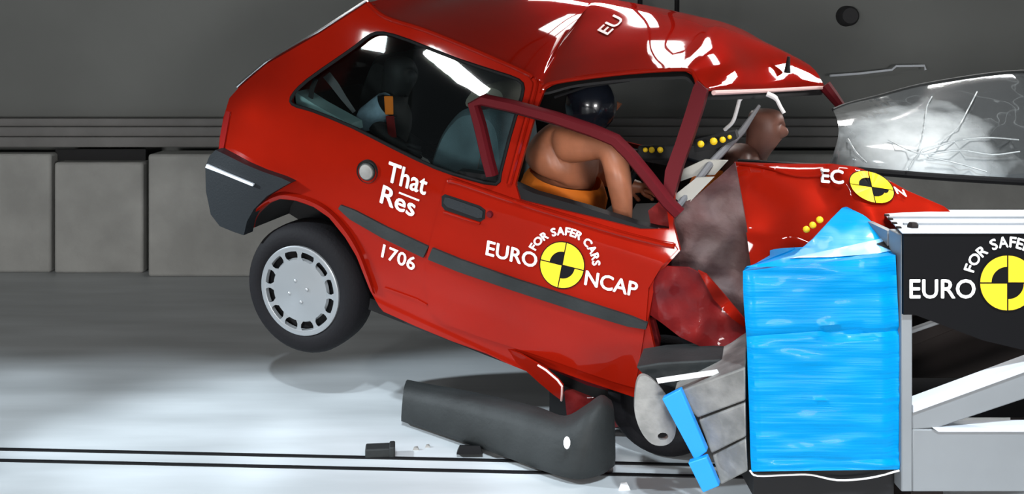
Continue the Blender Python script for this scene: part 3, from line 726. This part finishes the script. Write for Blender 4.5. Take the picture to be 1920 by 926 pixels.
# driver
N = {'pelvis': (P(1015, 470, .47), (.14, .15)), 'waist': (P(1032, 410, .47), (.12, .14)), 'chest': (P(1050, 325, .45), (.16, .16)), 'upper': (P(1062, 275, .45), (.13, .13)),
     'neck': (P(1088, 240, .46), .055), 'head0': (P(1102, 218, .46), (.08, .085)), 'head1': (P(1112, 186, .46), (.085, .09)), 'head2': (P(1114, 165, .46), .05),
     'nose': (P(1150, 208, .46), .016), 'chin': (P(1132, 230, .46), .03),
     'rsh': (P(1052, 272, .30), .085), 'relb': (P(1144, 276, .21), .048), 'rfore': (P(1158, 318, .17), .056), 'rwrist': (P(1169, 398, .19), .038),
     'lsh': (P(1080, 262, .66), .075), 'lelb': (P(1130, 330, .72), .048), 'lwrist': (P(1178, 345, .62), .032),
     'rhip': (P(1020, 478, .38), .095), 'rknee': (P(1160, 500, .36), .065), 'rank': (P(1240, 590, .36), .045), 'rtoe': (P(1285, 580, .36), .035),
     'lhip': (P(1030, 470, .58), .095), 'lknee': (P(1165, 490, .60), .065), 'lank': (P(1240, 580, .60), .045), 'ltoe': (P(1285, 570, .60), .035)}
E_ = [('pelvis', 'waist'), ('waist', 'chest'), ('chest', 'upper'), ('upper', 'neck'), ('neck', 'head0'), ('head0', 'head1'), ('head1', 'head2'), ('head0', 'nose'), ('head0', 'chin'),
      ('upper', 'rsh'), ('rsh', 'relb'), ('relb', 'rfore'), ('rfore', 'rwrist'), ('upper', 'lsh'), ('lsh', 'lelb'), ('lelb', 'lwrist'),
      ('pelvis', 'rhip'), ('rhip', 'rknee'), ('rknee', 'rank'), ('rank', 'rtoe'), ('pelvis', 'lhip'), ('lhip', 'lknee'), ('lknee', 'lank'), ('lank', 'ltoe')]
hand(N, E_, 'r', N['rwrist'][0], Vector((.25, .1, -1)), Vector((1, 0, .2)), Vector((0, 1, 0)))
hand(N, E_, 'l', N['lwrist'][0], Vector((1, -.2, .1)), Vector((0, .3, 1)), Vector((0, -1, 0)))
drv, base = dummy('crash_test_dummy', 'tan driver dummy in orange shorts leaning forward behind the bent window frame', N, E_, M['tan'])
# dark cap over the skull
hc = W_(P(1108, 196, .46))-base
capm = MB().ball(hc, (.108, .108, .115), 20); capm.v = [v for v in capm.v]
M['cap'] = mat('black_glossy_cap', (.008, .010, .016), .22, 0, .6)
cap = capm.build('head_cover', M['cap'], drv)
# orange clothing round the hips and belly
def cloth(name, e, base, chain, m):
    pts = [(W_(p)-base, r) for p, r in chain]; rows = []
    for i, (p, r) in enumerate(pts):
        t = (pts[min(i+1, len(pts)-1)][0]-pts[max(i-1, 0)][0]).normalized(); a = aL; b2 = t.cross(a).normalized()
        rows.append([p+a*r*1.15*math.cos(x)+b2*r*math.sin(x)*(1+.05*math.sin(5*x+i)) for x in [2*math.pi*k/24 for k in range(25)]])
    return MB().grid(rows).build(name, m, e)
cloth('shorts', drv, base, [(P(1022, 470, .44), .175), (P(1036, 425, .44), .178), (P(1050, 385, .44), .178), (P(1058, 354, .445), .178), (P(1060, 340, .445), .168), (P(1062, 331, .445), .150)], M['orange'])
# front passenger, seen through the windscreen opening
N = {'pelvis': (P(1335, 440, 1.05), .14), 'chest': (P(1370, 330, 1.05), (.12, .15)), 'upper': (P(1395, 300, 1.05), .09), 'neck': (P(1415, 285, 1.05), .055), 'head0': (P(1430, 252, 1.05), (.080, .078)), 'head1': (P(1436, 222, 1.05), (.092, .085)), 'head2': (P(1436, 202, 1.05), .07),
     'nose': (P(1480, 246, 1.05), .018), 'chin': (P(1458, 270, 1.05), .036), 'rsh': (P(1375, 300, .86), .07), 'relb': (P(1400, 370, .82), .045), 'rwrist': (P(1460, 380, .85), .032),
     'lsh': (P(1400, 300, 1.24), .07), 'lelb': (P(1430, 370, 1.26), .045), 'lwrist': (P(1480, 380, 1.2), .032)}
E_ = [('pelvis', 'chest'), ('chest', 'upper'), ('upper', 'neck'), ('neck', 'head0'), ('head0', 'head1'), ('head1', 'head2'), ('head0', 'nose'), ('head0', 'chin'), ('upper', 'rsh'), ('rsh', 'relb'), ('relb', 'rwrist'), ('upper', 'lsh'), ('lsh', 'lelb'), ('lelb', 'lwrist')]
hand(N, E_, 'r', N['rwrist'][0], Vector((1, 0, 0)), Vector((0, 1, 0)), Vector((0, 0, -1))); hand(N, E_, 'l', N['lwrist'][0], Vector((1, 0, 0)), Vector((0, 1, 0)), Vector((0, 0, -1)))
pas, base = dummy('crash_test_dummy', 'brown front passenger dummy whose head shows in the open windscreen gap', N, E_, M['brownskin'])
cloth('shirt', pas, base, [(P(1345, 400, 1.05), .16), (P(1368, 335, 1.05), .15), (P(1384, 305, 1.05), .12)], M['orange'])
# child in the back
N = {'pelvis': (P(715, 300, .5), .10), 'chest': (P(728, 235, .5), (.09, .11)), 'upper': (P(735, 200, .5), .08), 'neck': (P(740, 175, .5), .045), 'head0': (P(746, 150, .5), .075), 'head1': (P(750, 120, .5), .08), 'head2': (P(750, 104, .5), .05), 'nose': (P(782, 140, .5), .015),
     'rsh': (P(725, 202, .38), .055), 'relb': (P(690, 222, .34), .045), 'rwrist': (P(735, 262, .32), .030), 'lsh': (P(745, 200, .62), .055), 'lelb': (P(730, 240, .68), .04), 'lwrist': (P(770, 262, .66), .03)}
E_ = [('pelvis', 'chest'), ('chest', 'upper'), ('upper', 'neck'), ('neck', 'head0'), ('head0', 'head1'), ('head1', 'head2'), ('head0', 'nose'), ('upper', 'rsh'), ('rsh', 'relb'), ('relb', 'rwrist'), ('upper', 'lsh'), ('lsh', 'lelb'), ('lelb', 'lwrist')]
hand(N, E_, 'r', N['rwrist'][0], Vector((1, 0, -.3)), Vector((0, .3, 1)), Vector((0, 1, 0))); hand(N, E_, 'l', N['lwrist'][0], Vector((1, 0, -.3)), Vector((0, .3, 1)), Vector((0, 1, 0)))
chd, base = dummy('child_dummy', 'small dark dummy with pale blue sleeve behind the rear quarter window', N, E_, M['darkgrey'])
cloth('sleeve', chd, base, [(P(728, 196, .37), .062), (P(712, 206, .36), .060), (P(692, 220, .34), .056), (P(680, 234, .33), .04)], M['denim'])
MB().hexa([Vector(W_(p)-base) for p in (P(722, 215, .30), P(738, 215, .30), P(738, 215, .33), P(722, 215, .33), P(720, 180, .30), P(737, 180, .30), P(737, 180, .33), P(720, 180, .33))]).build('belt_pad', M['orange'], chd, 40, .004)
MB().hexa([Vector(W_(p)-base) for p in (P(728, 258, .30), P(744, 258, .30), P(744, 258, .33), P(728, 258, .33), P(723, 217, .30), P(739, 217, .30), P(739, 217, .33), P(723, 217, .33))]).build('belt_strap', M['maroon'], chd, 40, .004)

# ------------------------------------------------------------------ popped-out windscreen
wsb = [(1553, 314, 3.78), (1590, 318, 3.72), (1750, 331, 3.66), (1915, 341, 3.66), (2060, 348, 3.72)]
wst = [(1562, 206, 4.08), (1590, 195, 4.12), (1645, 181, 4.14), (1745, 156, 4.16), (1915, 134, 4.16), (2040, 150, 4.12)]
bo = Vector(Q(1700, 325, 3.68)); scr = empty('windscreen', bo)
tag(scr, 'cracked windscreen popped out of the car with a black rubber seal, above the bonnet', 'windscreen')
B0, T0 = crv(wsb, 6), crv(wst, 6); rows = []
for k in range(13):
    t = k/12; rows.append([Q(*(b_*(1-t)+t_*t))-bo+Vector((0, -.10*math.sin(math.pi*t), .03*math.sin(math.pi*t))) for b_, t_ in zip(B0, T0)])
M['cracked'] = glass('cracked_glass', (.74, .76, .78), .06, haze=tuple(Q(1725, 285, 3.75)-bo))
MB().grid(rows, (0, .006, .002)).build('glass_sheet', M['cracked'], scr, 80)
MB().tube([Q(*p)-bo for p in crv([(1384, 304, 3.86), (1480, 310, 3.78)]+wsb, 4)], .014).build('rubber_seal', M['seal'], scr)
MB().tube([Q(*p)-bo for p in T0], .008).build('top_seal', M['greyplastic'], scr)
def onglass(u, v):
    best = min(((rows[i][j], (lambda q: abs(CX+FPX*(q+bo-CAM).x/(q+bo-CAM).y-u)+abs(CY-FPX*(q+bo-CAM).z/(q+bo-CAM).y-v))(rows[i][j])) for i in range(13) for j in range(len(B0))), key=lambda z: z[1])[0]
    d = (best+bo-CAM).y; return Q(u, v, d-.022)-bo
for pl in ([(1748, 180), (1738, 200), (1734, 230), (1730, 255), (1722, 280)], [(1832, 172), (1815, 205), (1795, 240), (1760, 270)], [(1730, 285), (1790, 265), (1850, 258), (1910, 262)], [(1740, 290), (1800, 282), (1860, 290), (1912, 284)], [(1590, 260), (1605, 285), (1625, 305)], [(1735, 290), (1700, 280), (1665, 262)], [(1740, 295), (1790, 305), (1850, 322)], [(1728, 280), (1710, 300), (1700, 320)]):
    MB().tube([onglass(u, v) for u, v in crv(pl, 4)], .0028, 5).build('crack', M['crackline'], scr)

# ------------------------------------------------------------------ barrier and its stand
XL, XR, YF = 1.188, 2.25, 2.93
stand = empty('barrier_stand', (XL, YF, 0)); tag(stand, 'grey steel barrier stand with a black sign panel on its side', 'stand')
so = Vector((XL, YF, 0))
def fz(v, d=YF): return CAMH+(CY-v)/FPX*d
def fx(u, d=YF): return (u-CX)/FPX*d
def plate(name, px, y0, th, m, bev=.004):
    return MB().prism([Vector((fx(u), y0, fz(v)))-so for u, v in px], (0, th, 0)).build(name, m, stand, 35, bev)
XE = 2320
plate('corner_post', [(1690, 440), (1711, 440), (1711, 922), (1690, 922)], YF, .10, M['grey_metal'])
sign = plate('sign_panel', [(1691, 437), (XE, 437), (XE, 655), (1920, 655), (1840, 636), (1712, 588), (1691, 588)], YF-.012, .014, M['black'], 0)
MB().hexa([Vector(p)-so for p in ((fx(1686), YF-.02, fz(436)), (fx(XE), YF-.02, fz(436)), (fx(XE), YF+.40, fz(436)), (fx(1696)+.08, YF+.40, fz(436)), (fx(1686), YF-.02, fz(433)), (fx(XE), YF-.02, fz(433)), (fx(XE), YF+.40, fz(433)), (fx(1696)+.08, YF+.40, fz(433)))]).build('top_plate', M['greytop'], stand, 30, .003)
for dy in (.10, .22):
    MB().box((.05, dy, fz(433)), (fx(XE)-XL, dy+.012, fz(433)+.006)).build('top_rib', M['grey_metal'], stand, 30)
b = Vector((fx(1727), YF+.06, fz(433)))-so; MB().lathe([(0, .016), (.012, .016), (.018, .008), (.018, 0)], b, (0, 0, 1), (1, 0, 0), (0, 1, 0), 6).build('bolt', M['brown'], stand, 20)
for k in range(5):
    b = Vector((fx(1690)+.012+k*.017, YF+.05+k*.075, fz(433)))-so; MB().lathe([(0, .006), (.008, .005), (.010, 0)], b, (0, 0, 1), (1, 0, 0), (0, 1, 0), 8).build('bolt', M['brown'], stand, 20)
plate('base_plate', [(1711, 805), (XE, 805), (XE, 922), (1711, 922)], YF, .03, M['grey_metal'])
plate('base_highlight', [(1748, 801), (XE, 797), (XE, 808), (1758, 808)], YF-.006, .06, M['greytop'], 0)  # highlight along the plate's top edge, painted as a pale strip
plate('diagonal_brace', [(1711, 764), (1920, 690), (2050, 640), (2050, 702), (1920, 749), (1758, 803), (1711, 806)], YF+.002, .05, M['grey_metal'])
plate('brace_highlight', [(1711, 759), (1920, 682), (2050, 634), (2050, 646), (1920, 696), (1711, 772)], YF-.006, .06, M['greytop'], 0)  # pale strip painting the highlight on the brace's upper edge
plate('diagonal_brace', [(2050, 634), (2200, 700), (XE, 760), (XE, 806), (2200, 760), (2050, 702)], YF+.002, .05, M['grey_metal'])
plate('rear_brace', [(1711, 690), (1846, 640), (1880, 655), (1711, 722)], YF+.25, .04, M['brown'])
plate('rear_brace', [(1700, 684), (1850, 632), (1856, 640), (1700, 694)], YF+.24, .02, M['grey_metal'])
plate('rear_sheet', [(1690, 660), (XE, 600), (XE, 780), (1690, 780)], YF+.34, .02, M['brown'])
plate('back_sheet', [(1690, 560), (XE, 560), (XE, 900), (1690, 900)], YF+.50, .02, M['dark'])
MB().box((0, .11, .12), (.02, .95, fz(445))).build('back_plate', M['grey_metal'], stand)
MB().box((.05, .05, .0), (.15, .90, .14)).build('foot', M['brown'], stand)
MB().box((.80, .05, .0), (.95, .90, .14)).build('foot', M['brown'], stand)
fnP = lambda k: (lambda u, v: Vector((fx(u), YF-.012-k, fz(v)))-so)
text_px('lettering', 'EURO', (1702, 556), (1824, 556), (0, -34), M['white'], sign, fnP(.003), .9)
arc_px('lettering', 'FOR SAFER CARS', (1885, 528), 67, 67, 163, -8, 19, M['white'], sign, fnP(.003), .9)
roundel('stand_roundel', (1884, 528), (51, 0), (0, -51), sign, fnP(.003), fnP(.005))
text_px('lettering', 'NCAP', (1944, 556), (2066, 556), (0, -34), M['white'], sign, fnP(.003), .9)

bar = empty('honeycomb_barrier', (.95, 3.3, 0)); tag(bar, 'crushable honeycomb barrier block wrapped in bright blue film, bolted to the stand', 'barrier')
bo2 = Vector((.95, 3.3, 0))
# near face with wrinkles, then the crushed face going back
fr_l = [(1393, 508), (1394, 560), (1400, 640), (1402, 700), (1405, 780), (1407, 850), (1409, 884)]
fr_r = [(1679, 478), (1682, 540), (1686, 620), (1687, 700), (1687, 780), (1687, 850), (1687, 880)]
LL, RR = crv(fr_l, 8), crv(fr_r, 8); rows = []
for i, (a, b_) in enumerate(zip(LL, RR)):
    row = []
    for k in range(25):
        t = k/24; q = a*(1-t)+b_*t
        y = YF+.006*nz((t*2.2, q[1]*.035, 0))+.007*nz((t*4, q[1]*.09, 3))+(.012 if abs(q[1]-(630-12*t)) < 6 else 0)
        edge = min(t, 1-t)*24
        if edge < 1: y += .015
        row.append(Q(q[0], q[1], y)-bo2)
    rows.append(row)
fmb = MB().grid(rows)
lef = [r[0] for r in rows]; rig = [r[-1] for r in rows]
def tovec(p, dx, dy, dz=0): return p+Vector((dx, dy, dz))
fmb.grid([[p, tovec(p, .02, .05), tovec(p, .26, .34, -.0), tovec(p, .33, .98)] for p in lef])
fmb.grid([[p, tovec(p, 0, .98)] for p in rig])
top = rows[0]; fmb.grid([[top[k]+Vector((min(.33*(j/3)**.6, .34)*(1-k/24) if j else 0, .98*j/3, -.02*(1 if 0 < j else 0))) for k in range(25)] for j in range(4)])
fmb.build('film_block', M['film'], bar, 45)
# crumpled film hood standing up on top
hp = [(1400, 500), (1440, 492), (1490, 478), (1525, 448), (1560, 410), (1580, 390), (1594, 386), (1612, 396), (1640, 420), (1664, 440), (1682, 462), (1684, 478), (1600, 486), (1500, 500)]
def hf(u, v):
    d = float(np.interp(v, [385, 440, 490, 505], [3.30, 3.12, 2.95, 2.93]))+.02*nz((u*.03, v*.03, 4)); return Q(u, v, d)-bo2
panel('film_hood', hp, M['film'], bar, fn=hf, t=.006, step=11, smooth=25)
mfl = mat('film_highlight', (.22, .50, .80), .3, 0, .4);  # lighter copy of the blue film, painting highlights on the hood
panel('film_fold', [(1480, 482), (1560, 466), (1650, 446), (1680, 466), (1640, 474), (1560, 480)], mfl, bar, fn=lambda u, v: hf(u, v)+Vector((0, -.012, 0)), t=.004, step=12, smooth=25)
panel('film_corner', [(1640, 455), (1655, 450), (1683, 462), (1684, 474)], M['seal'], bar, fn=lambda u, v: hf(u, v)+Vector((0, -.02, 0)), t=.006, step=9)
# loose hem under the block
MB().tube([Q(u, v, YF+.01)-bo2 for u, v in crv([(1406, 882), (1420, 892), (1480, 890), (1520, 890), (1570, 900), (1630, 896), (1686, 882)], 4)], .003).build('film_hem', M['white'], bar)
MB().box((-.20, -.32, .10), (.235, .6, .19)).build('mounting_foot', M['dark'], bar)
# bumper honeycomb: three bent sections
secs = [([(1262, 738), (1398, 688), (1398, 751), (1308, 784)], 'top'), ([(1310, 788), (1398, 755), (1399, 819), (1334, 851)], 'mid'), ([(1336, 855), (1399, 823), (1402, 884), (1352, 910)], 'low')]
for px, _ in secs:
    v = []
    f0 = [Q(u, w_, 3.06 if u < 1390 else 2.96)-bo2 for u, w_ in px]
    MB().prism(f0, (.10, .38, 0)).build('bumper_section', M['alu'], bar, 30, .006)
MB().prism([Q(u, v, 3.16)-bo2 for u, v in ((1192, 688), (1240, 680), (1398, 672), (1398, 694), (1270, 730), (1215, 712))], (.05, .2, 0)).build('bumper_beam', M['greyplastic'], bar, 30, .006)
MB().prism([Q(u, v, 3.04)-bo2 for u, v in ((1232, 713), (1347, 696), (1349, 702), (1234, 719))], (0, .02, 0)).build('bright_edge', M['white'], bar)
MB().prism([Q(u, v, 3.02)-bo2 for u, v in ((1241, 748), (1276, 730), (1326, 846), (1303, 864))], (.01, .03, 0)).build('blue_tape', M['tape'], bar, 30, .003)
MB().prism([Q(u, v, 3.0)-bo2 for u, v in ((1290, 868), (1325, 857), (1349, 911), (1318, 924))], (.01, .03, 0)).build('blue_tape', M['tape'], bar, 30, .003)
rp = crv([(1196, 712), (1215, 706), (1245, 735), (1265, 775), (1266, 815), (1250, 834), (1222, 832), (1200, 805), (1190, 765)], 4, True)
hole = [(1243+10*math.cos(a), 818+7*math.sin(a)) for a in [2*math.pi*k/12 for k in range(12)]]
panel('round_end_plate', [tuple(p) for p in rp], M['alu'], bar, holes=[hole], fn=lambda u, v: Q(u, v, 3.10-.03*math.cos((u-1228)/40))-bo2, t=.02, step=9)

# ------------------------------------------------------------------ things on the floor
fb = empty('torn_bumper', Q(900, 860, FPX*CAMH/760)); fo_ = fb.location.copy()
tag(fb, 'dark grey bumper torn off and lying on the floor under the car door', 'bumper')
top_ = [(757, 728), (800, 737), (860, 748), (940, 765), (1010, 783), (1060, 800), (1100, 780), (1130, 760), (1150, 770)]
bot_ = [(752, 797), (795, 812), (850, 832), (920, 856), (980, 882), (1040, 905), (1085, 911), (1125, 900), (1152, 880)]
dep = [3.80, 3.72, 3.62, 3.50, 3.40, 3.31, 3.27, 3.30, 3.36]
a_, b_, d_ = crv(top_, 4), crv(bot_, 4), crv([(x,) for x in dep], 4); rows = []
for i, (t, w, d) in enumerate(zip(a_, b_, d_)):
    d = float(d[0]); q0, q1 = Q(t[0], t[1], d), Q(w[0], w[1], d); q1.z = max(q1.z, .012); h = q0-q1
    prof_ = [(1.0, .09), (1.02, .03), (.96, .0), (.75, -.018), (.5, -.024), (.22, -.018), (.06, 0), (0, .03), (.02, .07)]
    rows.append([q1+h*s+Vector((0, y, 0))-fo_ for s, y in prof_])
MB().grid(rows, (0.004, .012, 0)).build('bumper_shell', M['greyplastic'], fb, 60)
MB().hexa([Q(*p)-fo_ for p in ((856, 852, 3.5), (905, 852, 3.5), (905, 846, 3.6), (856, 846, 3.6), (862, 836, 3.5), (900, 836, 3.5), (900, 834, 3.6), (862, 834, 3.6))]).build('bracket', M['seal'], fb)
MB().ball(Q(1063, 830, 3.24)-fo_, (.012, .008, .022), 10).build('clip', M['white'], fb)
mb = MB().box((-.052, -.03, 0), (.052, .03, .034)).box((.035, -.034, 0), (.056, .03, .040))
db = mb.build('debris_piece', M['greyplastic'], None, 30, .005); db.location = Q(712, 853, FPX*CAMH/753); db.rotation_euler.z = .1
tag(db, 'dark grey rectangular fragment lying on the floor rail, left of the torn bumper', 'debris', 'fragments on the floor')
for u, v, r, lab in ((780, 843, .012, 'tiny grey chip beside the dark fragment, left of the torn bumper'), (802, 838, .010, 'smallest grey chip on the floor, just below the torn bumper')):
    o = MB().hexa([(-r, -r*.6, 0), (r, -r*.5, 0), (r*.8, r*.6, 0), (-r*.7, r*.6, 0), (-r*.6, -r*.4, r), (r*.6, -r*.4, r*.7), (r*.5, r*.4, r), (-r*.5, r*.4, r*.8)]).build('debris_chip', M['alu'], None, 30)
    o.location = Q(u, v, FPX*CAMH/(v-CY)); tag(o, lab, 'debris', 'fragments on the floor')
o = MB().hexa([(-.02, -.015, 0), (.02, -.012, 0), (.017, .015, 0), (-.015, .015, 0), (-.012, -.01, .018), (.014, -.008, .014), (.01, .01, .018), (-.01, .01, .016)]).build('debris_chip', M['white'], None, 30)
o.location = Q(1170, 916, FPX*CAMH/816); tag(o, 'bright white chip on the floor at the bottom, in front of the front wheel', 'debris', 'fragments on the floor')
